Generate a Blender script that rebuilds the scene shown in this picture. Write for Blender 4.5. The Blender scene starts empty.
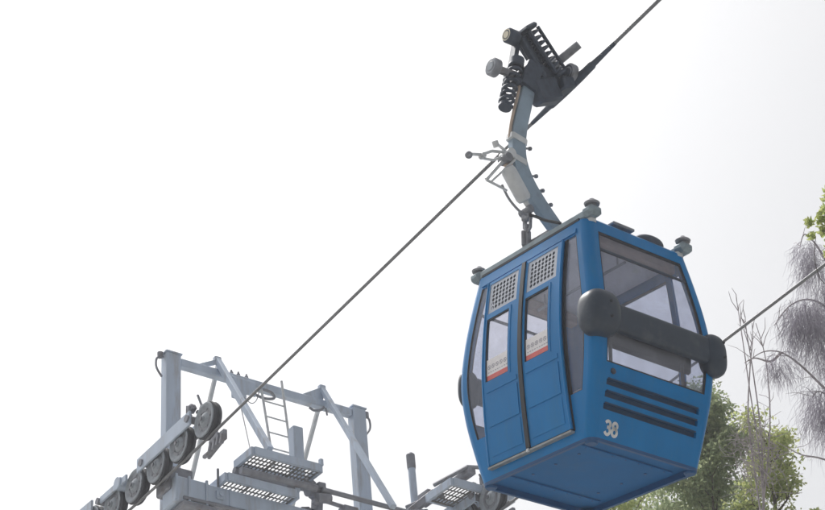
import bpy, math, random
from mathutils import Vector, Matrix, Euler
R = math.radians
random.seed(7)
scene = bpy.context.scene
col = scene.collection
SH = Vector((0, 0, 1.6))          # eye height over the ground

# ------------------------------------------------------------------ materials
def mat(name, color, rough=.5, metal=0, noise=.12, nscale=6, bump=0, bscale=40, spec=.5, coat=0, stain=None, stain_scale=2, stain_amt=.5, streak=False, subs=0):
    m = bpy.data.materials.new(name); m.use_nodes = True
    nt = m.node_tree; N = nt.nodes; L = nt.links
    b = N['Principled BSDF']
    b.inputs['Roughness'].default_value = rough
    b.inputs['Metallic'].default_value = metal
    b.inputs['Specular IOR Level'].default_value = spec
    b.inputs['Coat Weight'].default_value = coat
    b.inputs['Coat Roughness'].default_value = .08
    tc = N.new('ShaderNodeTexCoord'); mp = N.new('ShaderNodeMapping')
    L.new(tc.outputs['Object'], mp.inputs[0])
    if streak: mp.inputs['Scale'].default_value = (1, 1, .18)
    n = N.new('ShaderNodeTexNoise'); n.inputs['Scale'].default_value = nscale; n.inputs['Detail'].default_value = 6
    L.new(mp.outputs[0], n.inputs['Vector'])
    mr = N.new('ShaderNodeMapRange'); mr.inputs[1].default_value = .3; mr.inputs[2].default_value = .7
    mr.inputs[3].default_value = 1 - noise; mr.inputs[4].default_value = 1 + noise
    L.new(n.outputs['Fac'], mr.inputs[0])
    mx = N.new('ShaderNodeVectorMath'); mx.operation = 'SCALE'
    mx.inputs[0].default_value = color
    L.new(mr.outputs[0], mx.inputs['Scale'])
    out = mx.outputs[0]
    if stain:
        n2 = N.new('ShaderNodeTexNoise'); n2.inputs['Scale'].default_value = stain_scale; n2.inputs['Detail'].default_value = 8
        n2.inputs['Roughness'].default_value = .65
        L.new(mp.outputs[0], n2.inputs['Vector'])
        r2 = N.new('ShaderNodeMapRange'); r2.inputs[1].default_value = .52; r2.inputs[2].default_value = .7
        r2.inputs[3].default_value = 0; r2.inputs[4].default_value = stain_amt
        L.new(n2.outputs['Fac'], r2.inputs[0])
        mm = N.new('ShaderNodeMix'); mm.data_type = 'RGBA'
        L.new(r2.outputs[0], mm.inputs[0]); L.new(out, mm.inputs[6]); mm.inputs[7].default_value = (*stain, 1)
        out = mm.outputs[2]
    L.new(out, b.inputs['Base Color'])
    rr = N.new('ShaderNodeMapRange'); rr.inputs[3].default_value = max(.03, rough - .1); rr.inputs[4].default_value = min(1, rough + .12)
    L.new(n.outputs['Fac'], rr.inputs[0]); L.new(rr.outputs[0], b.inputs['Roughness'])
    if bump:
        n3 = N.new('ShaderNodeTexNoise'); n3.inputs['Scale'].default_value = bscale; n3.inputs['Detail'].default_value = 4
        L.new(tc.outputs['Object'], n3.inputs['Vector'])
        bp = N.new('ShaderNodeBump'); bp.inputs['Strength'].default_value = bump; bp.inputs['Distance'].default_value = .01
        L.new(n3.outputs['Fac'], bp.inputs['Height']); L.new(bp.outputs[0], b.inputs['Normal'])
    return m

def glass_mat(name, tint, refl=.1, rough=.03, scuff=.10):
    m = bpy.data.materials.new(name); m.use_nodes = True
    nt = m.node_tree; N = nt.nodes; L = nt.links; N.clear()
    o = N.new('ShaderNodeOutputMaterial')
    t = N.new('ShaderNodeBsdfTransparent'); t.inputs[0].default_value = (*tint, 1)
    g = N.new('ShaderNodeBsdfGlossy'); g.inputs['Roughness'].default_value = rough; g.inputs[0].default_value = (.9, .93, 1, 1)
    lw = N.new('ShaderNodeLayerWeight'); lw.inputs[0].default_value = .5
    pw = N.new('ShaderNodeMath'); pw.operation = 'POWER'; pw.inputs[1].default_value = 4; L.new(lw.outputs['Facing'], pw.inputs[0])
    f = N.new('ShaderNodeMath'); f.operation = 'MULTIPLY_ADD'; f.inputs[1].default_value = .45; f.inputs[2].default_value = .025; L.new(pw.outputs[0], f.inputs[0])
    mx = N.new('ShaderNodeMixShader')
    L.new(f.outputs[0], mx.inputs[0]); L.new(t.outputs[0], mx.inputs[1]); L.new(g.outputs[0], mx.inputs[2])
    d = N.new('ShaderNodeBsdfDiffuse'); d.inputs[0].default_value = (.58, .60, .68, 1)
    tc = N.new('ShaderNodeTexCoord'); n = N.new('ShaderNodeTexNoise'); n.inputs['Scale'].default_value = 5; n.inputs['Detail'].default_value = 10
    n.inputs['Roughness'].default_value = .7
    L.new(tc.outputs['Object'], n.inputs['Vector'])
    mr = N.new('ShaderNodeMapRange'); mr.inputs[1].default_value = .35; mr.inputs[2].default_value = .75; mr.inputs[3].default_value = scuff * .5; mr.inputs[4].default_value = scuff * 1.6
    L.new(n.outputs['Fac'], mr.inputs[0])
    m2 = N.new('ShaderNodeMixShader')
    L.new(mr.outputs[0], m2.inputs[0]); L.new(mx.outputs[0], m2.inputs[1]); L.new(d.outputs[0], m2.inputs[2])
    L.new(m2.outputs[0], o.inputs[0])
    return m

def leaf_mat(name, c1, c2, trans=.45):
    m = bpy.data.materials.new(name); m.use_nodes = True
    nt = m.node_tree; N = nt.nodes; L = nt.links; N.clear()
    o = N.new('ShaderNodeOutputMaterial')
    g = N.new('ShaderNodeNewGeometry')
    cr = N.new('ShaderNodeMix'); cr.data_type = 'RGBA'
    cr.inputs[6].default_value = (*c1, 1); cr.inputs[7].default_value = (*c2, 1)
    L.new(g.outputs['Random Per Island'], cr.inputs[0])
    d = N.new('ShaderNodeBsdfDiffuse'); t = N.new('ShaderNodeBsdfTranslucent')
    L.new(cr.outputs[2], d.inputs[0]); L.new(cr.outputs[2], t.inputs[0])
    mx = N.new('ShaderNodeMixShader'); mx.inputs[0].default_value = trans
    L.new(d.outputs[0], mx.inputs[1]); L.new(t.outputs[0], mx.inputs[2])
    L.new(mx.outputs[0], o.inputs[0])
    return m

M = dict(
    blue=mat('blue_paint', (.001, .168, .44), .36, 0, .09, 4, .05, 60, spec=.14, coat=.16, stain=(.02, .17, .36), stain_scale=9, stain_amt=.45, streak=True),
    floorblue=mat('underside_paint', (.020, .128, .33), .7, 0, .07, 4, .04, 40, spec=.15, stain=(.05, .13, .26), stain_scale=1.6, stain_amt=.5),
    lipblue=mat('lip_shade_blue', (.006, .07, .20), .5, 0, .1, 6),  # darker blue, shadow band at the floor lip put into its colour
    slot=mat('slot_shade', (.006, .045, .11), .6, 0, .15, 10),  # dark backing colour paints the shade inside the louvre slots
    ventback=mat('vent_backing', (.16, .18, .22), .8, 0, .1, 6),
    rubber=mat('black_rubber', (.022, .026, .033), .6, 0, .15, 10),
    bumper=mat('bumper_plastic', (.026, .040, .064), .42, 0, .10, 8, .08, 150, stain=(.10, .11, .12), stain_scale=4, stain_amt=.4),
    ceiling=mat('ceiling_liner', (.88, .88, .93), .8, 0, .06, 4),
    trim=mat('brown_trim', (.36, .25, .20), .8, 0, .15, 8),
    seat=mat('seat_vinyl', (.018, .017, .02), .45, 0, .2, 6),
    inner=mat('inner_wall', (.10, .13, .18), .7, 0, .1, 5),
    alu=mat('aluminium', (.42, .44, .47), .35, .7, .1, 12),
    sill=mat('worn_sill', (.30, .32, .33), .5, .4, .25, 14),
    vent=mat('vent_plate', (.33, .36, .42), .5, .2, .06, 10),
    bar=mat('roof_bar_galvanised', (.25, .31, .35), .55, .3, .2, 9, .1, 80, stain=(.12, .14, .13), stain_scale=7),
    dark=mat('dark_steel', (.055, .07, .10), .5, .3, .25, 12, .12, 90),
    mid=mat('weathered_steel', (.24, .25, .28), .55, .3, .25, 12, .12, 90, stain=(.11, .085, .07), stain_scale=8),
    arm=mat('hanger_paint', (.26, .34, .42), .45, .2, .12, 5, .05, 60, stain=(.11, .12, .12), stain_scale=6, stain_amt=.4),
    pale=mat('pale_steel', (.58, .60, .62), .5, .1, .12, 10),
    beige=mat('beige_sleeve', (.50, .40, .33), .6, 0, .15, 8),
    white=mat('white_paint', (.78, .79, .80), .5, 0, .05, 20),
    cream=mat('sunlit_roller_face', (.72, .66, .52), .5, 0, .1, 10),  # sunlight on the roller's outer face, put into its colour
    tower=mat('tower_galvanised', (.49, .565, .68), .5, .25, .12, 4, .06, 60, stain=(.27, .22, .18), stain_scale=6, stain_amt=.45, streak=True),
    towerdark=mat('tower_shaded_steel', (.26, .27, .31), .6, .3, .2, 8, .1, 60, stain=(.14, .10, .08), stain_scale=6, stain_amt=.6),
    sheave=mat('sheave_alu', (.30, .33, .37), .6, .2, .2, 14, .05, 50, stain=(.10, .105, .12), stain_scale=9),
    tyre=mat('sheave_rubber', (.06, .065, .078), .7, 0, .2, 14),
    grate=mat('grating_steel', (.19, .19, .19), .6, .3, .2, 12, stain=(.16, .12, .10), stain_scale=6),
    red=mat('sticker_red', (.66, .14, .13), .5, 0, .1, 20),
    ink=mat('sticker_ink', (.36, .34, .40), .6, 0, .1, 20),
    sticker=mat('sticker_white', (.80, .78, .80), .6, 0, .05, 20),
    bark=mat('bark', (.085, .07, .06), .9, 0, .3, 8, .4, 25),
    twig=mat('bare_twig', (.36, .325, .34), .9, 0, .3, 8),
    tuft=mat('grey_strand', (.36, .335, .40), .9, 0, .35, 2),
    concrete=mat('concrete', (.30, .29, .28), .85, 0, .15, 3, .2, 20),
)
# wire rope: twisted strands
def rope_mat():
    m = mat('wire_rope', (.21, .215, .23), .5, .4, .15, 8)
    N = m.node_tree.nodes; L = m.node_tree.links; b = N['Principled BSDF']
    tc = N.new('ShaderNodeTexCoord'); mp = N.new('ShaderNodeMapping'); mp.inputs['Rotation'].default_value = (0, R(38), R(30))
    w = N.new('ShaderNodeTexWave'); w.inputs['Scale'].default_value = 14; w.inputs['Distortion'].default_value = .4
    L.new(tc.outputs['Object'], mp.inputs[0]); L.new(mp.outputs[0], w.inputs['Vector'])
    bp = N.new('ShaderNodeBump'); bp.inputs['Strength'].default_value = .35; bp.inputs['Distance'].default_value = .01
    L.new(w.outputs['Fac'], bp.inputs['Height']); L.new(bp.outputs[0], b.inputs['Normal'])
    return m
M['rope'] = rope_mat()
M['glass'] = glass_mat('window_glass', (.95, .95, .97), scuff=.10)
M['endglass'] = glass_mat('tinted_window_glass', (.86, .87, .92), scuff=.13)
M['darkglass'] = glass_mat('side_glass', (.85, .87, .92), scuff=.10)

# ------------------------------------------------------------------ mesh builder
class MB:
    def __init__(s): s.v = []; s.f = []
    def add(s, vs, fs):
        o = len(s.v); s.v += [tuple(v) for v in vs]; s.f += [tuple(i + o for i in f) for f in fs]; return s
    def box(s, c, d, rot=None):
        c = Vector(c); h = Vector(d) / 2
        q = [Vector((x * h.x, y * h.y, z * h.z)) for z in (-1, 1) for y in (-1, 1) for x in (-1, 1)]
        if rot is not None: q = [rot @ p for p in q]
        return s.add([c + p for p in q], [(0, 2, 3, 1), (4, 5, 7, 6), (0, 1, 5, 4), (2, 6, 7, 3), (0, 4, 6, 2), (1, 3, 7, 5)])
    def cbox(s, c, d, ch=.01, rot=None):
        # chamfered box
        c = Vector(c); h = Vector(d) / 2; ch = min(ch, .45 * min(h) * 2)
        q = []
        for x in (-1, 1):
            for y in (-1, 1):
                for z in (-1, 1):
                    q += [Vector((x * h.x, y * (h.y - ch), z * (h.z - ch))), Vector((x * (h.x - ch), y * h.y, z * (h.z - ch))), Vector((x * (h.x - ch), y * (h.y - ch), z * h.z))]
        if rot is not None: q = [rot @ p for p in q]
        ix = lambda x, y, z, k: ((x > 0) * 4 + (y > 0) * 2 + (z > 0)) * 3 + k
        F = []
        def add(ids, nrm):
            P = [q[i] for i in ids]; n = (P[1] - P[0]).cross(P[2] - P[0]); ce = sum(P, Vector()) / len(P)
            F.append(tuple(ids) if n.dot(ce) > 0 else tuple(reversed(ids)))
        for a in (-1, 1):
            add([ix(a, -1, -1, 0), ix(a, 1, -1, 0), ix(a, 1, 1, 0), ix(a, -1, 1, 0)], 0)
            add([ix(-1, a, -1, 1), ix(1, a, -1, 1), ix(1, a, 1, 1), ix(-1, a, 1, 1)], 0)
            add([ix(-1, -1, a, 2), ix(1, -1, a, 2), ix(1, 1, a, 2), ix(-1, 1, a, 2)], 0)
            for b in (-1, 1):
                add([ix(a, b, -1, 0), ix(a, b, 1, 0), ix(a, b, 1, 1), ix(a, b, -1, 1)], 0)
                add([ix(a, -1, b, 0), ix(a, 1, b, 0), ix(a, 1, b, 2), ix(a, -1, b, 2)], 0)
                add([ix(-1, a, b, 1), ix(1, a, b, 1), ix(1, a, b, 2), ix(-1, a, b, 2)], 0)
                for e in (-1, 1): add([ix(a, b, e, 0), ix(a, b, e, 1), ix(a, b, e, 2)], 0)
        return s.add([c + p for p in q], F)
    def beam(s, a, b, w, h, up=(0, 0, 1), ch=0):
        a = Vector(a); b = Vector(b); d = b - a; L = d.length; x = d.normalized(); u = Vector(up)
        y = u.cross(x)
        if y.length < 1e-4: y = Vector((0, 1, 0)).cross(x)
        y.normalize(); z = x.cross(y)
        rot = Matrix((x, y, z)).transposed()
        return (s.cbox((a + b) / 2, (L, w, h), ch, rot) if ch else s.box((a + b) / 2, (L, w, h), rot))
    def tube(s, pts, r, n=8, cap=True):
        P = [Vector(p) for p in pts]; k = len(P)
        rs = r if isinstance(r, (list, tuple)) else [r] * k
        t0 = (P[1] - P[0]).normalized()
        ref = Vector((0, 0, 1)) if abs(t0.z) < .9 else Vector((1, 0, 0))
        nn = (ref - t0 * ref.dot(t0)).normalized(); vs = []
        for i in range(k):
            t = (P[min(i + 1, k - 1)] - P[max(i - 1, 0)]).normalized()
            nn = nn - t * nn.dot(t)
            nn = nn.normalized() if nn.length > 1e-6 else t.orthogonal().normalized()
            bb = t.cross(nn)
            for j in range(n):
                a = 2 * math.pi * j / n
                vs.append(P[i] + (nn * math.cos(a) + bb * math.sin(a)) * rs[i])
        fs = [(i * n + j, i * n + (j + 1) % n, (i + 1) * n + (j + 1) % n, (i + 1) * n + j) for i in range(k - 1) for j in range(n)]
        if cap: fs += [tuple(range(n - 1, -1, -1)), tuple((k - 1) * n + j for j in range(n))]
        return s.add(vs, fs)
    def lathe(s, c, axis, prof, n=24):
        # prof: (distance along axis, radius)
        c = Vector(c); x = Vector(axis).normalized(); y = x.orthogonal().normalized(); z = x.cross(y); vs = []
        for d, r in prof:
            for j in range(n):
                a = 2 * math.pi * j / n
                vs.append(c + x * d + (y * math.cos(a) + z * math.sin(a)) * r)
        k = len(prof)
        fs = [(i * n + j, i * n + (j + 1) % n, (i + 1) * n + (j + 1) % n, (i + 1) * n + j) for i in range(k - 1) for j in range(n)]
        fs += [tuple(range(n - 1, -1, -1)), tuple((k - 1) * n + j for j in range(n))]
        return s.add(vs, fs)
    def build(s, name, m, parent=None, smooth=30):
        me = bpy.data.meshes.new(name); me.from_pydata(s.v, [], s.f); me.update()
        o = bpy.data.objects.new(name, me); col.objects.link(o)
        me.materials.append(M[m] if isinstance(m, str) else m)
        if smooth:
            me.polygons.foreach_set('use_smooth', [True] * len(me.polygons))
            try: me.set_sharp_from_angle(angle=R(smooth))
            except Exception: pass
        if parent is not None: o.parent = parent
        return o

def each(mb, name, m, parent, smooth=30):
    n = len(mb.v); pa = list(range(n))
    def fd(i):
        while pa[i] != i: pa[i] = pa[pa[i]]; i = pa[i]
        return i
    for f in mb.f:
        for k in f[1:]: pa[fd(k)] = fd(f[0])
    g = {}
    for f in mb.f: g.setdefault(fd(f[0]), []).append(f)
    for fs in g.values():
        q = MB(); ix = {}
        for f in fs:
            for k in f:
                if k not in ix: ix[k] = len(q.v); q.v.append(mb.v[k])
            q.f.append(tuple(ix[k] for k in f))
        q.build(name, m, parent, smooth)

def thing(name, label, cat, loc=(0, 0, 0), rot=(0, 0, 0), group=None):
    o = bpy.data.objects.new(name, None); col.objects.link(o)
    o.empty_display_size = .1
    o.location = loc; o.rotation_euler = rot
    o['label'] = label; o['category'] = cat
    if group: o['group'] = group
    return o
def tag(o, label, cat, group=None):
    o['label'] = label; o['category'] = cat
    if group: o['group'] = group
    return o
def copy_part(o, parent, M4=None):
    c = o.copy(); col.objects.link(c); c.parent = parent
    for ch in list(o.children): copy_part(ch, c)
    return c

# ------------------------------------------------------------------ cabin
AZ = math.atan2(-.8086043, .58835285)
CAB = Vector((1.55164802, 13.15577474, 5.0330852)) + SH
cabin = thing('gondola_cabin', 'blue gondola cabin numbered 38 hanging from the grey rope in the middle air', 'gondola', CAB, (0, 0, AZ))

def interp(tab, z):
    n = len(tab)
    for i in range(n - 1):
        if z <= tab[i + 1][0] or i == n - 2:
            z0, v0 = tab[i]; z1, v1 = tab[i + 1]
            m0 = (v1 - tab[i - 1][1]) / (z1 - tab[i - 1][0]) if i > 0 else (v1 - v0) / (z1 - z0)
            m1 = (tab[i + 2][1] - v0) / (tab[i + 2][0] - z0) if i < n - 2 else (v1 - v0) / (z1 - z0)
            h = z1 - z0; t = (z - z0) / h
            return (2*t**3-3*t*t+1)*v0 + (t**3-2*t*t+t)*h*m0 + (-2*t**3+3*t*t)*v1 + (t**3-t*t)*h*m1
TA = [(-.02, .725), (.3, .815), (.62, .895), (.95, .935), (1.3, .905), (1.65, .845), (2.02, .772)]
TB = [(-.02, .63), (.3, .67), (.62, .70), (.95, .715), (1.3, .70), (1.65, .665), (2.02, .612)]
A = lambda z: interp(TA, z)
B = lambda z: interp(TB, z)
CR = .085
# a face point: f in 'X','-X','Y','-Y'; h = horizontal coordinate in metres on the face, z, offset outwards
def fp(f, h, z, off):
    if f == 'X': return Vector((A(z) + off, h, z))
    if f == '-X': return Vector((-A(z) - off, -h, z))
    if f == 'Y': return Vector((-h, B(z) + off, z))
    return Vector((h, -B(z) - off, z))
def hw(f, z): return (B(z) if 'X' in f else A(z)) - CR     # flat half width
def patch(mb, f, h0, h1, z0, z1, off, th, nz=None, nh=1):
    """slab following the face; h0/h1 numbers (metres) or functions of z"""
    nz = nz or max(1, int((z1 - z0) / .06))
    g = lambda h, z: h(z) if callable(h) else h
    vs = []
    for layer in (off, off - th):
        for i in range(nz + 1):
            z = z0 + (z1 - z0) * i / nz
            a, b = g(h0, z), g(h1, z)
            for j in range(nh + 1):
                vs.append(fp(f, a + (b - a) * j / nh, z, layer))
    n = (nz + 1) * (nh + 1); w = nh + 1; F = []
    for i in range(nz):
        for j in range(nh):
            q = (i * w + j, i * w + j + 1, (i + 1) * w + j + 1, (i + 1) * w + j)
            F.append(q); F.append(tuple(n + k for k in reversed(q)))
    for i in range(nz):
        F.append((i * w, (i + 1) * w, n + (i + 1) * w, n + i * w))
        F.append((i * w + nh, n + i * w + nh, n + (i + 1) * w + nh, (i + 1) * w + nh))
    for j in range(nh):
        F.append((j, n + j, n + j + 1, j + 1))
        F.append((nz * w + j, nz * w + j + 1, n + nz * w + j + 1, n + nz * w + j))
    mb.add(vs, F)
    return mb

# corner posts
for sx in (1, -1):
    for sy in (1, -1):
        mb = MB(); nz = 34; na = 8; vs = []
        for lay in (0, .03):
            for i in range(nz + 1):
                z = -.02 + 2.04 * i / nz
                cx, cy = A(z) - CR, B(z) - CR
                for j in range(na + 1):
                    a = math.pi / 2 * j / na
                    r = CR - lay
                    vs.append((sx * (cx + r * math.cos(a)), sy * (cy + r * math.sin(a)), z))
        n = (nz + 1) * (na + 1); w = na + 1; F = []
        for i in range(nz):
            for j in range(na):
                q = (i * w + j, i * w + j + 1, (i + 1) * w + j + 1, (i + 1) * w + j)
                F.append(q); F.append(tuple(n + k for k in reversed(q)))
            F.append((i * w, (i + 1) * w, n + (i + 1) * w, n + i * w)); F.append((i * w + na, n + i * w + na, n + (i + 1) * w + na, (i + 1) * w + na))
        for j in range(na):
            F.append((nz * w + j, nz * w + j + 1, n + nz * w + j + 1, n + nz * w + j)); F.append((j, n + j, n + j + 1, j + 1))
        mb.add(vs, F).build('corner_post', 'blue', cabin, 50)

WB, WT = .60, 1.905       # end window bottom / top
for f in ('X', '-X'):
    H = lambda z, f=f: hw(f, z)
    Hm = lambda z, f=f: -hw(f, z)
    jb = .045
    wi = lambda z, f=f: hw(f, z) - jb
    wim = lambda z, f=f: -hw(f, z) + jb
    mb = MB()
    patch(mb, f, Hm, H, WT, 2.02, 0, .03, 4, 6)
    patch(mb, f, Hm, wim, WB, WT, 0, .03)
    patch(mb, f, wi, H, WB, WT, 0, .03)
    mb.build('end_frame', 'blue', cabin)
    # louvred lower panel
    lz = [.215, .315, .415]; sh = .050
    mb = MB(); z = -.02
    for q in lz:
        patch(mb, f, Hm, H, z, q, 0, .03, None, 4)
        patch(mb, f, Hm, (lambda z: -.545), q, q + sh, 0, .03, 1)
        patch(mb, f, (lambda z: .52), H, q, q + sh, 0, .03, 1)
        z = q + sh
    patch(mb, f, Hm, H, z, WB, 0, .03, None, 4)
    lp = mb.build('louvre_panel', 'blue', cabin)
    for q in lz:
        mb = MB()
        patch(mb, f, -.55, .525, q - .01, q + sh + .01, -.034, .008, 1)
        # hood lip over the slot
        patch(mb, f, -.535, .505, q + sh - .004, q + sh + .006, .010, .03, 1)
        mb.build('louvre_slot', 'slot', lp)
    # glass, gasket, divider
    gl = patch(MB(), f, wim, wi, WB, WT, -.014, .006).build('end_window', 'endglass', cabin)
    mb = MB()
    patch(mb, f, wim, wi, WT - .022, WT, -.004, .022, 1)
    patch(mb, f, wim, wi, WB, WB + .014, -.004, .022, 1)
    patch(mb, f, wim, (lambda z: wim(z) + .014), WB + .014, WT - .022, -.004, .022)
    patch(mb, f, (lambda z: wi(z) - .014), wi, WB + .014, WT - .022, -.004, .022)
    mb.build('gasket', 'rubber', gl)
    patch(MB(), f, (lambda z: wim(z) + .014), (lambda z: wi(z) - .014), 1.70, 1.722, -.006, .016, 1).build('divider', 'dark', gl)
# small lock on the end panel
MB().lathe(fp('X', -.49, .535, -.002), (1, 0, 0), [(0, .026), (.012, .026), (.018, .018), (.018, .008)], 14).build('lock', 'dark', cabin)

# number 38 on the end panel
def glyph_path(ch):
    if ch == '3':
        a = [(.5 + .36 * math.cos(t), .74 + .24 * math.sin(t)) for t in [R(150 - 12 * i) for i in range(0, 20)]]
        a = [p for p in a if p[0] > .12]
        up = [(.50 + .34 * math.cos(R(x)), .745 + .215 * math.sin(R(x))) for x in range(150, -91, -20)]
        lo = [(.50 + .38 * math.cos(R(x)), .275 + .255 * math.sin(R(x))) for x in range(90, -151, -20)]
        return [up + lo]
    up = [(.5 + .31 * math.cos(R(x)), .745 + .205 * math.sin(R(x))) for x in range(-90, 271, 20)]
    lo = [(.5 + .37 * math.cos(R(x)), .285 + .255 * math.sin(R(x))) for x in range(90, 451, 20)]
    return [up, lo]
def digits(txt, h0, z0, cw, chh, st, f, off):
    mb = MB()
    for k, ch in enumerate(txt):
        for path in glyph_path(ch):
            for i in range(len(path) - 1):
                p = [Vector((h0 + k * cw * 1.08 + q[0] * cw, z0 + q[1] * chh)) for q in (path[i], path[i + 1])]
                d = (p[1] - p[0]); n = Vector((-d.y, d.x)).normalized() * st / 2; e = d.normalized() * st * .25
                c = [p[0] - n - e, p[1] - n + e, p[1] + n + e, p[0] + n - e]
                lo = [fp(f, q.x, q.y, off) for q in c]; 
                mb.add(lo, [(0, 1, 2, 3)])
    return mb
digits('38', -.505, .020, .072, .114, .025, 'X', .0035).build('number', 'white', cabin, 0)
digits('38', .36, .012, .078, .122, .022, '-X', .0035).build('number', 'white', cabin, 0)

# long sides with doors
DZ0, DZ1 = .085, 1.875
for f in ('-Y', 'Y'):
    H = lambda z, f=f: hw(f, z)
    Hm = lambda z, f=f: -hw(f, z)
    DE = lambda z: .535 - .02 * ((z - .2) / 1.7)
    DEm = lambda z: -DE(z)
    mb = MB()
    patch(mb, f, Hm, H, DZ1 + .01, 2.02, 0, .03, 3, 6)
    patch(mb, f, Hm, H, -.02, DZ0 - .012, 0, .03, 2, 6)
    sw0, sw1 = .38, 1.86
    hi = lambda z: DE(z) + .02
    him = lambda z: -DE(z) - .02
    patch(mb, f, hi, H, DZ0 - .012, sw0, 0, .03, 6)
    patch(mb, f, Hm, him, DZ0 - .012, sw0, 0, .03, 6)
    patch(mb, f, (lambda z: hw('Y', z) - .055), H, sw0, DZ1 + .01, 0, .03)
    patch(mb, f, Hm, (lambda z: -hw('Y', z) + .055), sw0, DZ1 + .01, 0, .03)
    mb.build('side_frame', 'blue', cabin)
    for s in (1, -1):
        a = (lambda z: DE(z) + .02) if s > 0 else (lambda z: -hw('Y', z) + .055)
        b = (lambda z: hw('Y', z) - .055) if s > 0 else (lambda z: -DE(z) - .02)
        sg = patch(MB(), f, a, b, sw0, DZ1 + .01, -.008, .006).build('side_window', 'darkglass', cabin)
        mb = MB()
        patch(mb, f, a, (lambda z, a=a: a(z) + .008), sw0, DZ1 + .01, .0, .02)
        patch(mb, f, (lambda z, b=b: b(z) - .008), b, sw0, DZ1 + .01, .0, .02)
        mb.build('gasket', 'rubber', sg)
    # door track rails above
    patch(MB(), f, -.66, .66, 1.905, 1.945, .012, .03, 1, 4).build('door_track', 'blue', cabin)
    # door leaves, both divided alike (window nearer one edge)
    for k, x0 in enumerate((-.535, .006)):
        if f == 'Y': break
        flip = 1 if f == '-Y' else -1
        x1 = x0 + .529
        O = .032
        wl, wr = x0 + .045, x0 + .36           # window edges
        if f == 'Y': wl, wr = x1 - .36, x1 - .045
        wz0, wz1 = .845, 1.475
        e0 = (lambda z, x0=x0: x0 + (.02 * ((z - .2) / 1.7) if x0 < -.1 else 0))
        e1 = (lambda z, x1=x1: x1 - (.02 * ((z - .2) / 1.7) if x1 > .1 else 0))
        vz0, vz1 = 1.53, 1.845
        vl, vr = x0 + .05, x0 + .455
        if f == 'Y': vl, vr = x1 - .455, x1 - .05
        mb = MB()
        patch(mb, f, e0, e1, DZ0, wz0, O, .035, None, 3)
        patch(mb, f, e0, (lambda z: wl), wz0, wz1, O, .035)
        patch(mb, f, (lambda z: wr), e1, wz0, wz1, O, .035)
        patch(mb, f, e0, e1, wz1, vz0, O, .035, 1, 3)
        patch(mb, f, e0, (lambda z: vl), vz0, vz1, O, .035)
        patch(mb, f, (lambda z: vr), e1, vz0, vz1, O, .035)
        patch(mb, f, e0, e1, vz1, DZ1, O, .035, 1, 3)
        dl = mb.build('door_leaf', 'blue', cabin)
        # rolled frame round the leaf edge
        mb = MB()
        for hh in (e0, e1):
            mb.tube([fp(f, hh(z), z, O - .004) for z in [DZ0 + (DZ1 - DZ0) * i / 24 for i in range(25)]], .013, 8)
        mb.tube([fp(f, wr + (.03 if f == '-Y' else -.03 - (wr - wl)), z, O) for z in [wz0 - .02 + (wz1 + .04 - wz0) * i / 10 for i in range(11)]], .007, 6)
        mb.build('edge_frame', 'blue', dl)
        # pressed panels
        mb = MB()
        pl, pr = x0 + .055, x1 - .055
        patch(mb, f, pl, pr, .415, .70, O + .007, .006, 4)
        patch(mb, f, pl, pr, .735, .775, O + .006, .005, 1)
        patch(mb, f, pl, pr, .15, .385, O + .004, .003, 4)
        each(mb, 'pressed_panel', 'blue', dl)
        # glass + rubber
        gl = patch(MB(), f, wl, wr, wz0, wz1, O - .018, .005).build('door_window', 'glass', dl)
        mb = MB(); g = .013
        patch(mb, f, wl, wr, wz1 - g, wz1, O - .004, .02, 1)
        patch(mb, f, wl, wr, wz0, wz0 + .006, O - .004, .02, 1)
        patch(mb, f, wl, wl + g * .6, wz0 + .006, wz1 - g, O - .004, .02)
        patch(mb, f, wr - g * .6, wr, wz0 + .006, wz1 - g, O - .004, .02)
        mb.build('gasket', 'rubber', dl)
        patch(MB(), f, wl + .01, wr - .01, wz0 + .006, wz0 + .058, O - .0135, .002, 1).build('red_band', 'red', dl)
        patch(MB(), f, wl + .01, wr - .01, wz0 + .059, wz0 + .215, O - .0135, .002, 2).build('sticker', 'sticker', dl)
        mb = MB()       # pictogram rings and bars on the sticker
        rr = random.Random(k + 3)
        for q in range(5):
            cx = wl + .045 + q * .055; cz = wz0 + .135; ra = .019
            ring = [(cx + ra * math.cos(R(t)), cz + ra * math.sin(R(t))) for t in range(0, 361, 30)]
            segs = [ring, [(cx - ra * .7, cz + ra * .7), (cx + ra * .7, cz - ra * .7)], [(cx, cz - ra * .6), (cx + .002, cz + ra * .6)]]
            for sg in segs:
                for i in range(len(sg) - 1):
                    a, b = Vector(sg[i]), Vector(sg[i + 1]); d = b - a; n = Vector((-d.y, d.x)).normalized() * .0028
                    mb.add([fp(f, c.x, c.y, O - .0118) for c in (a - n, b - n, b + n, a + n)], [(0, 1, 2, 3)])
        for q in range(9):
            cx = wl + .03 + q * .031; 
            mb.add([fp(f, c[0], c[1], O - .0118) for c in ((cx, wz0 + .080), (cx + rr.uniform(.012, .024), wz0 + .080), (cx + .02, wz0 + .088), (cx, wz0 + .088))], [(0, 1, 2, 3)])
        mb.build('pictograms', 'ink', dl, 0)
        # perforated vent plate: real round holes (hexagonal) in a grid
        mb = MB(); nx, nzv = 7, 6
        m0 = .035; ax0, ax1 = vl + m0, vr - m0; az0, az1 = vz0 + m0 * .8, vz1 - m0 * .8
        patch(mb, f, vl, ax0, vz0, vz1, O - .004, .008, 4); patch(mb, f, ax1, vr, vz0, vz1, O - .004, .008, 4)
        patch(mb, f, ax0, ax1, vz0, az0, O - .004, .008, 1); patch(mb, f, ax0, ax1, az1, vz1, O - .004, .008, 1)
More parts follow.
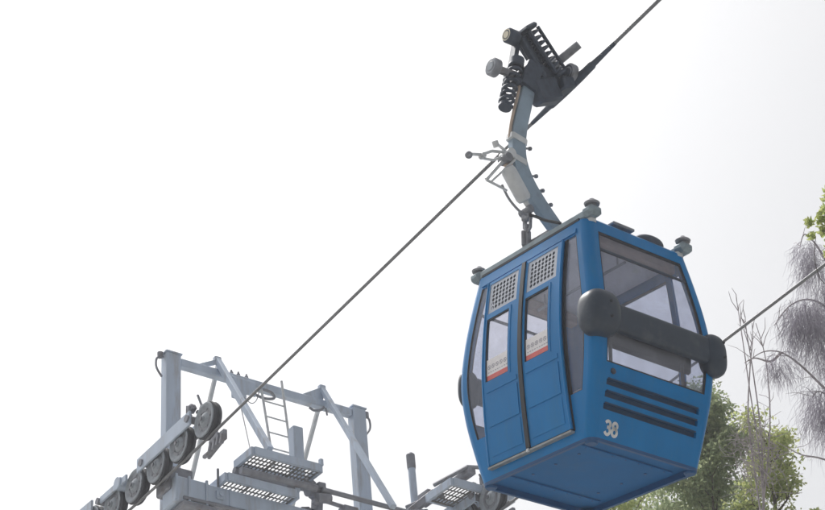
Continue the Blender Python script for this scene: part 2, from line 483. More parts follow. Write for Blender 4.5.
        for i in range(nx):
            for j in range(nzv):
                cw, ch = (ax1 - ax0) / nx, (az1 - az0) / nzv
                c0, c1 = ax0 + i * cw, az0 + j * ch; mx_, mz_ = c0 + cw / 2, c1 + ch / 2; r = .0185
                outer = [(c0 + cw, mz_), (c0 + cw, c1 + ch), (mx_, c1 + ch), (c0, c1 + ch), (c0, mz_), (c0, c1), (mx_, c1), (c0 + cw, c1)]
                inner = [(mx_ + r * math.cos(R(45 * t)), mz_ + r * math.sin(R(45 * t))) for t in range(8)]
                V = [fp(f, *p, O - .004) for p in outer + inner] + [fp(f, *p, O - .012) for p in inner]
                F = [(t, (t + 1) % 8, 8 + (t + 1) % 8, 8 + t) for t in range(8)] + [(8 + t, 8 + (t + 1) % 8, 16 + (t + 1) % 8, 16 + t) for t in range(8)]
                mb.add(V, F)
        mb.build('vent_plate', 'vent', dl, 20)
        patch(MB(), f, vl, vr, vz0, vz1, O - .05, .004, 3).build('vent_backing', 'ventback', dl)
    if f == 'Y':
        mb = MB()
        patch(mb, f, -.555, .555, DZ0 - .012, .62, 0, .03, None, 4)
        patch(mb, f, -.555, -.50, .62, DZ1 + .01, 0, .03); patch(mb, f, .50, .555, .62, DZ1 + .01, 0, .03)
        mb.build('side_panel', 'blue', cabin)
        lw_ = patch(MB(), f, -.50, .50, .62, DZ1 + .01, -.014, .006).build('side_window', 'darkglass', cabin)
        mb = MB()
        patch(mb, f, -.50, .50, .62, .635, -.002, .022, 1); patch(mb, f, -.50, .50, DZ1 - .008, DZ1 + .01, -.002, .022, 1)
        patch(mb, f, -.50, -.488, .635, DZ1 - .008, -.002, .022); patch(mb, f, .488, .50, .635, DZ1 - .008, -.002, .022)
        mb.build('gasket', 'rubber', lw_)
        continue
    patch(MB(), f, -.024, .025, DZ0, DZ1 - .0, O + .014, .03).build('door_seal', 'rubber', cabin)
    mb = MB()
    for hs in (1, -1):
        a = (lambda z, hs=hs: hs * DE(z) + (0.001 if hs > 0 else -.02)); b = (lambda z, hs=hs: hs * DE(z) + (.02 if hs > 0 else -.001))
        patch(mb, f, a, b, DZ0, DZ1, .004, .03)
    each(mb, 'door_jamb', 'rubber', cabin)
    patch(MB(), f, -.545, .545, DZ0 - .030, DZ0 - .014, .045, .06, 1, 4).build('door_sill', 'sill', cabin)
    patch(MB(), f, -.54, .54, DZ0 - .0135, DZ0 - .001, .03, .04, 1, 4).build('sill_rubber', 'rubber', cabin)
MB().cbox((0, -B(.06) - .05, .062), (.03, .02, .03), .004).build('door_stop', 'pale', cabin)

# floor pan with a lip, recessed underside
def ring_pts(z, ins=0, n=6):
    P = []
    a, b = A(z) - ins, B(z) - ins; r = max(.02, CR - ins)
    for (sx, sy, st) in ((1, 1, 0), (-1, 1, 90), (-1, -1, 180), (1, -1, 270)):
        for j in range(n + 1):
            t = R(st + 90 * j / n)
            P.append(Vector((sx * (a - r) + r * math.cos(t), sy * (b - r) + r * math.sin(t), z)))
    return P
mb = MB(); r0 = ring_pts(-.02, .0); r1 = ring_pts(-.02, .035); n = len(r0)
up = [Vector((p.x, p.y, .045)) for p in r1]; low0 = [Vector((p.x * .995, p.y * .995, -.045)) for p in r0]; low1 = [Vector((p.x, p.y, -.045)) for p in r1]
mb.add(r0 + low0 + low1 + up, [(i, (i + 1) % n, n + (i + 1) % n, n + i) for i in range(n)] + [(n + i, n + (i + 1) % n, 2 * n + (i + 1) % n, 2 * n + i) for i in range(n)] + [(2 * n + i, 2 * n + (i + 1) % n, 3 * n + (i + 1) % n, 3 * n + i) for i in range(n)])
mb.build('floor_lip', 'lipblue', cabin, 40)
mb = MB(); mb.add([Vector((p.x, p.y, .012)) for p in r1] + [Vector((p.x, p.y, .045)) for p in r1], [tuple(range(n - 1, -1, -1)), tuple(range(n, 2 * n))] + [(i, (i + 1) % n, n + (i + 1) % n, n + i) for i in range(n)])
pan = mb.build('floor_pan', 'floorblue', cabin, 40)
mb = MB()
for x in (-.46, .46): mb.cbox((x, 0, .004), (.05, 1.06, .014), .005)
each(mb, 'floor_stiffener', 'floorblue', pan)
for x in (-.3, .0, .3):
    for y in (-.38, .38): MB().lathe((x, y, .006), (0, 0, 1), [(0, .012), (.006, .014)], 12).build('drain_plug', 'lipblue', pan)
for x in (-.46, .46):
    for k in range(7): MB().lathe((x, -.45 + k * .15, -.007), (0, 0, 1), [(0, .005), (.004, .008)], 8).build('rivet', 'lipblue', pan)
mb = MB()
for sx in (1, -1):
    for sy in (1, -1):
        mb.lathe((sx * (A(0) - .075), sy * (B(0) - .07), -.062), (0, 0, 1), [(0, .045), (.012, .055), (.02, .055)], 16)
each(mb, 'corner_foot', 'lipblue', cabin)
# roof: shallow dome
mb = MB(); rings = [(2.02, 0), (2.045, .03), (2.06, .10), (2.07, .25), (2.075, .5)]
base = ring_pts(2.02, 0); vs = []
for z, k in rings: vs += [Vector((p.x * (1 - k), p.y * (1 - k), z)) for p in base]
nr = len(rings)
mb.add(vs, [(i * n + j, i * n + (j + 1) % n, (i + 1) * n + (j + 1) % n, (i + 1) * n + j) for i in range(nr - 1) for j in range(n)] + [tuple((nr - 1) * n + j for j in range(n))])
mb.build('roof', 'blue', cabin)
mb = MB(); p2 = ring_pts(2.0, .05)
mb.add([Vector((p.x, p.y, 1.965)) for p in p2] + [Vector((p.x, p.y, 2.0)) for p in p2], [tuple(range(n - 1, -1, -1)), tuple(range(n, 2 * n))] + [(i, (i + 1) % n, n + (i + 1) % n, n + i) for i in range(n)])
mb.build('ceiling', 'ceiling', cabin)
mb = MB()
for sx in (1, -1): mb.cbox((sx * .665, 0, 1.895), (.11, 1.04, .12), .02)
each(mb, 'ceiling_trim', 'trim', cabin)
mb = MB(); p3 = ring_pts(.05, .05)
mb.add([Vector((p.x, p.y, .05)) for p in p3] + [Vector((p.x, p.y, .075)) for p in p3], [tuple(range(n - 1, -1, -1)), tuple(range(n, 2 * n))] + [(i, (i + 1) % n, n + (i + 1) % n, n + i) for i in range(n)])
mb.build('cabin_floor', 'inner', cabin)
# benches at both ends
for s in (1, -1):
    mb = MB(); mb.cbox((s * .60, 0, .46), (.40, 1.10, .08), .03); mb.cbox((s * .735, .04, .93), (.06, 1.10, .17), .025, Euler((0, R(s * 6), 0)).to_matrix())
    for y in (-.4, .45): mb.tube([(s * .76, y, .50), (s * .765, y, .90)], .016, 8)
    bn = mb.build('bench', 'seat', cabin)
    MB().cbox((s * .60, 0, .245), (.22, 1.04, .33), .01).build('bench_base', 'inner', bn)
mb = MB()
mb.tube([(-.60, .0, 1.84), (.60, 0, 1.84)], .014, 8)
for x in (-.5, .5): mb.tube([(x, 0, 1.84), (x, 0, 1.97)], .010, 6)
mb.build('grab_rail', 'alu', cabin)

# bumpers: bar across each end with swollen caps wrapping the corners
def superell(c, h, e=.72, nu=28, nv=16):
    vs = []; F = []
    sg = lambda v, p: math.copysign(abs(v) ** p, v)
    for i in range(nv + 1):
        ph = -math.pi / 2 + math.pi * i / nv
        for j in range(nu):
            th = 2 * math.pi * j / nu
            vs.append((c[0] + h[0] * sg(math.cos(ph), e) * sg(math.cos(th), e), c[1] + h[1] * sg(math.sin(ph), e), c[2] + h[2] * sg(math.cos(ph), e) * sg(math.sin(th), e)))
    for i in range(nv):
        for j in range(nu):
            F.append((i * nu + j, i * nu + (j + 1) % nu, (i + 1) * nu + (j + 1) % nu, (i + 1) * nu + j))
    return vs, F
for s in (1, -1):
    ZB = .965; mb = MB(); prof = []
    for t in range(0, 360, 15):
        c_, s_ = math.cos(R(t)), math.sin(R(t))
        prof.append((math.copysign(abs(c_) ** .6, c_) * .050, math.copysign(abs(s_) ** .6, s_) * .128))
    vs = []; ys = [-.60 + 1.2 * i / 12 for i in range(13)]
    for y in ys:
        for (px, pz) in prof: vs.append((s * (A(ZB) + .018 + px + .006 * math.cos(y * 2.2)), y, ZB + .03 + pz))
    m_ = len(prof)
    F = [(i * m_ + j, i * m_ + (j + 1) % m_, (i + 1) * m_ + (j + 1) % m_, (i + 1) * m_ + j) for i in range(12) for j in range(m_)]
    mb.add(vs, F)
    bp = mb.build('bumper', 'bumper', cabin, 50)
    for sy in (1, -1):
        v, F = superell((s * (A(ZB) - .010), sy * (B(ZB) - .055), ZB + .03), (.155, .175, .205), .72) if (s, sy) == (1, -1) else (superell((s * (A(ZB) + .0), sy * (B(ZB) - .055), ZB + .01), (.105, .125, .20), .74) if s > 0 else superell((s * (A(ZB) + .0), sy * (B(ZB) - .13), ZB + .01), (.06, .11, .19), .80))
        c = MB().add(v, F).build('end_cap', 'bumper', bp, 60)
    mb = MB()
    for sy in (1, -1):
        for dz in ((.09, -.05) if s > 0 else ()): mb.lathe((s * (A(ZB) + (.143 if s > 0 else .05)), sy * (B(ZB) - .055), ZB + dz), (s, 0, 0), [(0, .014), (.010, .012), (.012, .005)], 8)
    if mb.f: each(mb, 'screw', 'rubber', bp)

# roof bars with mushroom nuts
for sy in (1, -1):
    y = sy * .555
    mb = MB()
    mb.cbox((0, y, 2.072), (1.60, .095, .080), .012)
    for sx in (1, -1): mb.cbox((sx * .79, y, 2.078), (.15, .15, .10), .035)
    rb = mb.build('roof_bar', 'bar', cabin)
    for sx in (1, -1):
        mb = MB()
        mb.lathe((sx * .795, y, 2.13), (0, 0, 1), [(-.01, .04), (.012, .04), (.013, .066), (.032, .072), (.048, .055), (.056, .032), (.072, .026), (.076, .012)], 18)
        mb.build('mushroom_nut', 'dark' if 0 else 'mid', rb)
        MB().lathe((sx * .74, sy * .53, 1.995), (0, 0, 1), [(0, .050), (.045, .050)], 16).build('bar_foot', 'pale', rb)
# dark gutter strip under the bar on the door side
for sy in (1, -1):
    MB().box((0, sy * (.600), 2.034), (1.36, .03, .024)).build('gutter', 'rubber', cabin)
# roof vents near the front edge
v, F = superell((.62, .26, 2.085), (.13, .17, .085), .9)
MB().add(v, F).build('roof_vent', 'dark', cabin, 60)
mb = MB(); mb.cbox((.64, -.10, 2.125), (.16, .26, .03), .008); mb.cbox((.62, -.10, 2.07), (.06, .16, .09), .005); mb.build('roof_hatch', 'mid', cabin)
# cross frame to the hanger
mb = MB()
for sx in (-1, 1): mb.cbox((sx * .16, 0, 2.10), (.08, 1.05, .07), .01)
mb.cbox((0, 0, 2.15), (.44, .26, .05), .01)
mb.build('cross_frame', 'bar', cabin)

# ---- hanger arm (in the plane across the travel direction)
def smooth_path(pts, k=6):
    P = [Vector(p) for p in pts]; out = []
    for i in range(len(P) - 1):
        p0, p1, p2, p3 = P[max(i - 1, 0)], P[i], P[i + 1], P[min(i + 2, len(P) - 1)]
        for j in range(k):
            t = j / k
            out.append(.5 * ((2 * p1) + (p2 - p0) * t + (2 * p0 - 5 * p1 + 4 * p2 - p3) * t * t + (3 * p1 - p0 - 3 * p2 + p3) * t ** 3))
    out.append(P[-1]); return out
armp = smooth_path([(0, .02, 2.14), (0, -.16, 2.25), (0, -.32, 2.40), (0, -.47, 2.545), (0, -.615, 2.72), (0, -.70, 2.90), (0, -.722, 3.08), (0, -.69, 3.34), (0, -.60, 3.70), (0, -.545, 3.98)])
def box_sweep(path, w, h, nrm=(1, 0, 0), ch=.22):
    """rectangular section with clipped corners: w along nrm, h across it in the plane"""
    mb = MB(); vs = []; n_ = Vector(nrm)
    sec = [(1, 1 - ch), (1 - ch, 1), (-1 + ch, 1), (-1, 1 - ch), (-1, -1 + ch), (-1 + ch, -1), (1 - ch, -1), (1, -1 + ch)]
    K = len(path)
    for i, p in enumerate(path):
        t = (path[min(i + 1, K - 1)] - path[max(i - 1, 0)]).normalized(); b = t.cross(n_).normalized()
        hh = h(i / (K - 1)) if callable(h) else h; ww = w(i / (K - 1)) if callable(w) else w
        for a, c in sec: vs.append(p + n_ * a * ww / 2 + b * c * hh / 2)
    F = [(i * 8 + j, i * 8 + (j + 1) % 8, (i + 1) * 8 + (j + 1) % 8, (i + 1) * 8 + j) for i in range(K - 1) for j in range(8)]
    F += [tuple(range(7, -1, -1)), tuple((K - 1) * 8 + j for j in range(8))]
    mb.add(vs, F); return mb
arm = box_sweep(armp, .085, lambda t: .135 + .03 * math.sin(t * 3.1)).build('hanger_arm', 'arm', cabin, 40)
# pale cable sleeve on the outer edge
sl = [p + Vector((.0, -.095, 0)) for p in armp[38:]]
MB().tube(sl, .016, 8).build('cable_sleeve', 'beige', arm)
# pegs on the inner side
for (y, z) in ((-.64, 3.10), (-.575, 2.82), (-.50, 2.69), (-.405, 2.57)):
    mb = MB(); mb.tube([(.0, y - .05, z - .015), (0, y + .075, z + .03)], .011, 8); mb.lathe((0, y + .065, z + .025), (0, 1, .36), [(0, .021), (.022, .021)], 6)
    mb.build('peg', 'mid', arm)
for (y, z) in ((-.74, 2.93), (-.73, 3.16)):
    box_sweep([Vector((0, y, z - .03)), Vector((0, y + .01, z + .03))], .105, .19).build('clamp_collar', 'pale', arm)
# damper cylinder beside the arm
c0 = Vector((0.02, -.875, 2.80)); c1 = Vector((.02, -.62, 2.46))
mb = MB(); ax = (c1 - c0); L_ = ax.length
mb.lathe(c0, ax, [(0, .03), (.012, .062), (.05, .072), (L_ - .10, .072), (L_ - .07, .058), (L_ - .06, .025), (L_, .022)], 20)
dm = mb.build('damper', 'pale', cabin)
MB().lathe(c0 - ax.normalized() * .04 + Vector((0, .015, .05)), (1, 0, 0), [(-.06, .045), (.06, .045)], 14).build('pivot', 'mid', dm)
MB().box((0.0, -.835, 2.885), (.05, .075, .12), Euler((R(-8), 0, 0)).to_matrix()).build('sleeve_block', 'beige', dm)
# shackle and linkage down to the bar
mb = MB()
mb.lathe((-.02, -.615, 2.44), (1, 0, 0), [(-.07, .04), (.07, .04)], 12)
mb.cbox((-.03, -.60, 2.385), (.10, .07, .07), .012)
mb.tube([(-.06, -.60, 2.36), (-.08, -.585, 2.30), (-.04, -.575, 2.26)], .022, 8)
mb.tube([(.02, -.60, 2.36), (-.01, -.58, 2.28), (-.07, -.57, 2.24)], .016, 8)
mb.cbox((-.06, -.585, 2.30), (.05, .05, .06), .01)
mb.build('shackle', 'mid', cabin)
mb = MB(); mb.cbox((-.085, -.565, 2.185), (.085, .06, .17), .012); mb.tube([(-.085, -.60, 2.12), (-.085, -.60, 2.26)], .022, 10); mb.cbox((.06, -.53, 2.145), (.26, .035, .07), .01)
mb.build('bar_bracket', 'mid', cabin)
MB().tube(smooth_path([(-.03, -.60, 2.42), (.10, -.60, 2.33), (.22, -.595, 2.24), (.40, -.575, 2.135)], 5), .014, 6).build('hose', 'rubber', cabin)
MB().tube(smooth_path([(-.02, -.90, 2.62), (-.02, -.82, 2.50), (0, -.72, 2.40), (0, -.63, 2.385)], 5), .012, 6).build('control_cable', 'mid', cabin)
# lever arms out to the side
pv = Vector((0, -.84, 2.95))
mb = MB()
mb.lathe(pv, (1, 0, 0), [(-.07, .05), (.07, .05)], 14)
mb.beam(pv, (0, -1.095, 2.60), .03, .035, (1, 0, 0)); mb.beam(pv + Vector((.04, .05, -.05)), (.0, -1.05, 2.585), .02, .03, (1, 0, 0))
mb.tube([(0, -1.10, 2.59), (0, -.90, 2.57), (0, -.86, 2.56)], .013, 6)
mb.tube([pv + Vector((0, 0, .03)), (0, -1.03, 2.925), (0, -1.15, 2.84), (0, -1.27, 2.80)], .015, 8)
mb.tube([pv, (0, -1.02, 2.83), (0, -1.17, 2.80)], .013, 8)
mb.lathe((0, -1.14, 2.83), (1, 0, 0), [(-.03, .026), (.03, .026)], 10)
mb.tube([pv + Vector((0, 0, .03)), (0, -.97, 3.03)], .014, 6); mb.lathe((0, -.97, 2.99), (.2, -.6, 1), [(0, .03), (.06, .03)], 10)
lv = mb.build('door_lever', 'pale', cabin)
v, F = superell((0, -1.30, 2.78), (.036, .036, .036), 1, 14, 10)
MB().add(v, F).build('ball_knob', 'mid', lv)

# ---- detachable grip on the rope
grip = MB(); z0 = 4.08
grip_path = [Vector((0, -.60, 3.78)), Vector((0, -.545, 3.98)), Vector((0, -.50, 4.08))]
mb = box_sweep(grip_path, .15, .19)
mb.cbox((0, -.36, 3.86), (.16, .34, .26), .03, Euler((R(28), 0, 0)).to_matrix())
mb.cbox((0, -.14, 4.00), (.28, .16, .13), .02, Euler((R(20), 0, 0)).to_matrix())
mb.cbox((0, -.30, 4.05), (.12, .30, .10), .02, Euler((R(-20), 0, 0)).to_matrix())
gb = mb.build('grip', 'dark', cabin, 40)
SL = R(12.25)
ud = Vector((math.cos(SL), 0, math.sin(SL))); un = Vector((-math.sin(SL), 0, math.cos(SL)))
RC = Vector((0, 0, 4.0887))
mb = MB()     # jaw with long tapering rope guides
mb.tube([RC + ud * t + un * .0 for t in (-.62, -.34, -.32, -.12, .12, .32, .34, .66)], [.022, .032, .042, .048, .048, .042, .032, .022], 14)
mb.build('rope_jaw', 'dark', gb)
MB().beam(RC + Vector((-.12, -.16, -.10)) , RC + Vector((.02, -.02, -.02)), .06, .10, (0, 0, 1), .01).build('jaw_link', 'dark', gb)
def coil(c0, c1, r, turns, wr, n=14):
    c0 = Vector(c0); c1 = Vector(c1); ax = (c1 - c0); x = ax.normalized(); y = x.orthogonal().normalized(); z = x.cross(y)
    return [c0 + ax * (i / (turns * n)) + (y * math.cos(2 * math.pi * i / n) + z * math.sin(2 * math.pi * i / n)) * r for i in range(turns * n + 1)]
# lower spring
a0, a1 = (0, -.855, 3.50), (0, -.705, 4.03)
mb = MB(); mb.tube(coil(a0, a1, .062, 7, .012), .017, 6); mb.build('coil_spring', 'dark', gb, 60)
mb = MB(); mb.tube([(0, -.70, 4.02), (0, -.69, 4.10)], .07, 14); mb.tube([(0, -.862, 3.47), (0, -.85, 3.51)], .065, 14); each(mb, 'spring_seat', 'dark', gb)
# second lower spring close behind
mb = MB(); mb.tube(coil((-.13, -.73, 3.72), (-.13, -.66, 4.06), .055, 6, .012), .012, 6); mb.build('coil_spring', 'dark', gb, 60)
# upper double spring cage
u0, u1 = Vector((0, -.56, 4.47)), Vector((0, -.225, 4.11))
for dx, rr_ in ((-.055, .060), (.055, .060)):
    mb = MB(); mb.tube(coil(u0 + Vector((dx, 0, 0)), u1 + Vector((dx, 0, 0)), rr_, 8, .012), .0145, 6); mb.build('coil_spring', 'dark', gb, 60)
d_ = (u1 - u0).normalized()
mb = MB()
for k in (0, 1):
    c = (u0, u1)[k]
    mb.cbox(c - d_ * (.03 if k == 0 else -.02), (.24, .055, .17), .02, Matrix((Vector((1, 0, 0)), d_, Vector((1, 0, 0)).cross(d_))).transposed())
nn_ = Vector((1, 0, 0)).cross(d_)
mb.beam(u0 - nn_ * .080 + Vector((.1, 0, 0)), u1 - nn_ * .080 + Vector((.1, 0, 0)), .03, .03, (1, 0, 0)); mb.beam(u0 - nn_ * .080 - Vector((.1, 0, 0)), u1 - nn_ * .080 - Vector((.1, 0, 0)), .03, .03, (1, 0, 0)); mb.beam(u0 - nn_ * .080, u1 - nn_ * .080, .03, .03, (1, 0, 0))
mb.beam(u0 + nn_ * .085 + Vector((.09, 0, 0)), u1 + nn_ * .085 + Vector((.09, 0, 0)), .022, .03, (1, 0, 0))
mb.beam(u0 + nn_ * .085 - Vector((.09, 0, 0)), u1 + nn_ * .085 - Vector((.09, 0, 0)), .022, .03, (1, 0, 0))
mb.build('spring_cage', 'dark', gb)
mb = MB()
mb.beam((0.03, -.655, 4.34), (.03, -.345, 3.93), .05, .075, (1, 0, 0), .01)     # long lever under the cage
mb.beam((-.05, -.66, 4.33), (-.05, -.72, 4.02), .05, .10, (1, 0, 0), .01)
mb.beam((0, -.76, 3.84), (0, -.42, 3.80), .07, .10, (1, 0, 0), .01)
mb.build('grip_lever', 'dark', gb)
def roller(c, ax, r, w, mname='mid', facem='mid'):
    mb = MB(); mb.lathe(Vector(c) - Vector(ax).normalized() * w / 2, ax, [(0, r * .80), (w * .12, r), (w * .88, r), (w, r * .80)], 24)
    o = mb.build('roller', mname, gb)
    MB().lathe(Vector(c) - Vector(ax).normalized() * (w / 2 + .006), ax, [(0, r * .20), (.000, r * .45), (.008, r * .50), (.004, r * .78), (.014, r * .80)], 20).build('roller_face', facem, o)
    return o
roller((0, -.985, 3.88), (0, 1, 0), .092, .085, 'mid', 'sheave')
MB().tube([(0, -.95, 3.88), (0, -.72, 3.90)], .040, 12).build('roller_axle', 'mid', gb)
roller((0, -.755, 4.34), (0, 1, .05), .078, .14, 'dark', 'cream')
MB().tube([(0, -.70, 4.34), (0, -.60, 4.36)], .045, 12).build('roller_axle', 'dark', gb)
roller((.06, -.07, 4.16), (0, 1, 0), .105, .07, 'mid', 'dark')
mb = MB(); mb.tube([(-.17, -.19, 4.26), (.20, -.06, 4.44)], [.050, .044], 12); mb.tube([(-.12, -.25, 4.18), (-.05, -.12, 4.24)], .085, 14)
mb.build('thrust_rod', 'mid', gb)

# ------------------------------------------------------------------ tower frame of reference
TAU = R(8.885); TO = Vector((-1.91442964, 21.82943435, 7.1564164)) + SH; G = 4.601
TROT = (0, -TAU, AZ)
T3 = Euler(TROT).to_matrix()
def tw(p): return TO + T3 @ Vector(p)
def rope_z(x):
    ax = abs(x); k = math.tan(R(3.364))
    return k * ax if ax >= 2.4 else k * 1.2 + k * x * x / 4.8
xs = [-60, -40, -25, -14, -8, -5, -3.2] + [-2.4 + .3 * i for i in range(17)] + [3.2, 5, 7.5, 9.26, 12, 16, 22, 32, 46]
zr = rope_z
for sy, lab in ((-1, 'grey wire rope the blue cabin hangs from, nearer of the two ropes'), (1, 'grey wire rope passing behind the blue cabin towards the right edge')):
    mb = MB(); mb.tube([(x, sy * G / 2, zr(x) + (0 if abs(x) < 2.4 else 0)) for x in xs], .0195, 10)
    o = mb.build('haul_rope', 'rope', None, 60); o.location = TO; o.rotation_euler = TROT
    tag(o, lab, 'cable', 'haul ropes of the cable car')

tower = thing('lift_tower', 'grey blue steel cable car tower top with sheave wheels, gantry frame, ladder and grated platforms', 'tower', TO, TROT)
# mast (to the ground) and crossarm
top = Vector((.2, 0, -.75)); dn = T3.inverted() @ (Vector((0, 0, -1))); hgt = tw(top).z
MB().tube([top, top + dn * (hgt * .5), top + dn * hgt], [.34, .40, .46], 28).build('mast', 'tower', tower)
MB().tube([top + dn * (hgt - .02), top + dn * (hgt - .3)], .9, 28).build('footing', 'concrete', tower)
mb = MB(); mb.cbox((.95, -.0, .0), (.34, 3.90, .25), .012); mb.cbox((.95, -1.93, -.04), (.35, .50, .36), .012)
ca = mb.build('crossarm', 'tower', tower)
mb = MB()
for y in (-2.17, -1.98, -1.72, 1.5, 1.85): mb.box((1.13, y, -.02), (.03, .03, .36))
mb.cbox((1.13, -1.52, .0), (.05, .12, .12), .01); mb.box((1.125, -1.36, 0), (.02, .03, .25)); mb.lathe((1.13,-1.52,0),(1,0,0),[(0,.03),(.05,.03)],10); mb.build('stiffener', 'tower', ca)
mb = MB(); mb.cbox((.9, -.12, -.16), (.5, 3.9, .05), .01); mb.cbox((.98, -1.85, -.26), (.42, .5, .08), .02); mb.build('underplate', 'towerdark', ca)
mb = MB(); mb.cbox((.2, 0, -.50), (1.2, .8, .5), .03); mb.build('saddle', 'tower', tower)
# gantry
for sy in (-1, 1):
    mb = MB(); mb.cbox((0, sy * 1.63, 1.33), (.17, .24, 2.86), .012)
    pt = mb.build('gantry_post', 'tower', tower)
    mb = MB(); mb.cbox((0, sy * 1.63, 2.77), (.20, .27, .03), .006); mb.cbox((.05, sy * 1.63, -.12), (.4, .42, .04), .008); mb.build('cap_plate', 'tower', pt)
    mb = MB(); y = sy * 1.63 + sy * .13
    mb.tube(smooth_path([(0, y, 2.70), (0, y + sy * .10, 2.66), (0, y + sy * .11, 2.50), (0, y + sy * .02, 2.36)], 5), .018, 6)
    mb.lathe((-.0, y + sy * .05, 2.68), (0, 0, 1), [(0, .045), (.08, .045), (.09, .02)], 10)
    mb.build('cable_loop', 'towerdark', pt)
mb = MB(); mb.cbox((0, 0, 2.665), (.13, 3.01, .13), .014)
gbm = mb.build('gantry_beam', 'tower', tower)
mb = MB()
for y in (-.62, -.50, -.36): mb.lathe((.0, y, 2.730), (0, 0, 1), [(0, .03), (.05, .03), (.055, .018), (.09, .014)], 8)
each(mb, 'beam_bolt', 'towerdark', gbm)
mb = MB(); mb.cbox((.10, -.56, 2.46), (.05, .24, .36), .008); mb.cbox((.10, -.36, 2.52), (.04, .18, .24), .008); mb.build('junction_plate', 'tower', gbm)
mb = MB(); mb.tube(smooth_path([(.09, -.40, 2.60), (.1, -.32, 2.46), (.1, -.12, 2.42), (.1, .05, 2.47), (.09, .02, 2.56), (.09, -.12, 2.58)], 6), .022, 6); mb.build('cable_coil', 'towerdark', gbm)
mb = MB(); mb.tube(smooth_path([(.08, .96, 2.58), (.10, .88, 2.50), (.10, .76, 2.46), (.1, .68, 2.49)], 5), .022, 6); mb.tube([(.1, .98, 2.56), (.1, 1.0, 2.44)], .014, 6); mb.build('hook', 'towerdark', gbm)
MB().tube([(.10, -.56, 2.30), (.55, -.72, 1.42), (1.05, -.98, .82)], .008, 6).build('hanging_wire', 'mid', tower)
MB().tube(smooth_path([(.14, -.52, 2.32), (.2, -.42, 2.2), (.16, -.30, 2.30), (.12, -.22, 2.5)], 5), .007, 6).build('hanging_wire', 'mid', tower)
for y, z1, x1, z2, x2, w1 in ((-.86, .74, 1.345, 1.0, -1.00, .095), (1.0, .22, 1.55, 1.2, -1.15, .075)):
    ap = Vector((0, y, 2.93)) if y < 0 else Vector((0, y, 2.98))
    mb = MB(); mb.beam(ap + Vector((-.015, 0, .015)), (x1, y, z1), w1, .085, (0, 1, 0), .008)
    br = mb.build('a_frame_strut', 'tower', tower)
    mb = MB(); mb.beam(ap + Vector((.0, .03, -.02)), (x2, y + .03, z2), .05, .055, (0, 1, 0)); mb.build('back_strut', 'pale', tower)
    MB().cbox(ap + Vector((0, 0, .0)), (.08, .11, .08), .01).build('apex_plate', 'tower', br)
mb = MB()
# triangular gusset at the second apex
mb.add([(-.02, .60, 2.74), (-.02, 1.0, 2.99), (-.02, 1.0, 2.74), (.02, .60, 2.74), (.02, 1.0, 2.99), (.02, 1.0, 2.74)], [(0, 2, 1), (3, 4, 5), (0, 1, 4, 3), (1, 2, 5, 4), (0, 3, 5, 2)])
mb.add([(-.02, -1.20, 2.74), (-.02, -.86, 2.93), (-.02, -.86, 2.85), (-.02, -1.10, 2.72), (.02, -1.20, 2.74), (.02, -.86, 2.93), (.02, -.86, 2.85), (.02, -1.10, 2.72)], [(0, 3, 2, 1), (4, 5, 6, 7), (0, 1, 5, 4), (2, 3, 7, 6)])
mb.build('gusset', 'tower', tower, 0)
# ladder
lt0, lb0 = Vector((.14, -.19, 2.52)), Vector((.40, -.19, 1.10)); lt1, lb1 = Vector((.14, .17, 2.60)), Vector((.40, .14, 1.10))
mb = MB(); mb.tube([lt0 + Vector((0, 0, .0)), lb0], .019, 8); mb.tube([lt1 + Vector((0, 0, .18)), lb1], .019, 8)
ld = mb.build('ladder', 'pale', tower)
for k in range(5):
    t = .14 + k * .205; p = lt0.lerp(lb0, t); q = lt1.lerp(lb1, t); q.z = p.z
    MB().tube([p, q], .013, 6).build('rung', 'pale', ld)
# stubs
for (x, y, z0_, z1_) in ((.9, -.13, .60, 1.50), (.9, 1.90, -.1, 1.58)):
    w = .088 if y < 0 else .055
    if y < 0: mb = MB().cbox((x, y, (z0_ + z1_) / 2), (w * 1.7, w * 1.9, z1_ - z0_), .012)
    else:
        mb = MB().tube([(x, y, z0_), (x, y, z1_)], w, 14)
    sp = mb.build('stub_post', 'tower', tower)
    if y > 0:
        MB().tube([(x, y, z1_ - .22), (x, y, z1_ - .18), (x, y, z1_ + .01), (x, y, z1_ + .04)], [.062, .066, .066, .04], 14).build('post_cap', 'towerdark', sp)
# platforms: frame + slotted grating
def platform(x0, x1, y0, y1, z, mname='tower'):
    mb = MB(); t = .045; hh = .115
    mb.box(((x0 + x1) / 2, y0, z), (x1 - x0, t, hh)); mb.box(((x0 + x1) / 2, y1, z), (x1 - x0, t, hh))
    mb.box((x1, (y0 + y1) / 2, z), (t, y1 - y0 - t, hh)); mb.box((x0, (y0 + y1) / 2, z + .01), (t, y1 - y0 - t, hh * .8))
    mb.box((x1 + .0, y1 + .0, z + .09), (t * 1.1, t * 1.1, .10))
    pf = mb.build('platform_frame', mname, tower)
    # slotted deck: bars along y, dense bars along x, slightly skewed
    mb = MB(); zz = z - .035
    n1 = 4; n2 = int((y1 - y0) / .062)
    for i in range(n1 + 1):
        x = x0 + .045 + (x1 - x0 - .09) * i / n1
        mb.box((x, (y0 + y1) / 2, zz), (.030 if i in (0, n1) else .016, y1 - y0 - t, .012))
    for j in range(n2 + 1):
        y = y0 + .03 + (y1 - y0 - .06) * j / n2
        mb.box(((x0 + x1) / 2, y, zz + .002), (x1 - x0 - .05, .017 if j % 6 else .040, .010))
    mb.build('grating', 'grate', pf, 0)
    return pf
platform(.98, 1.44, -1.19, -.10, .60)
platform(.66, 1.26, -1.50, -.38, .22)
platform(1.38, 1.98, 1.74, 2.86, .60)
mb = MB()
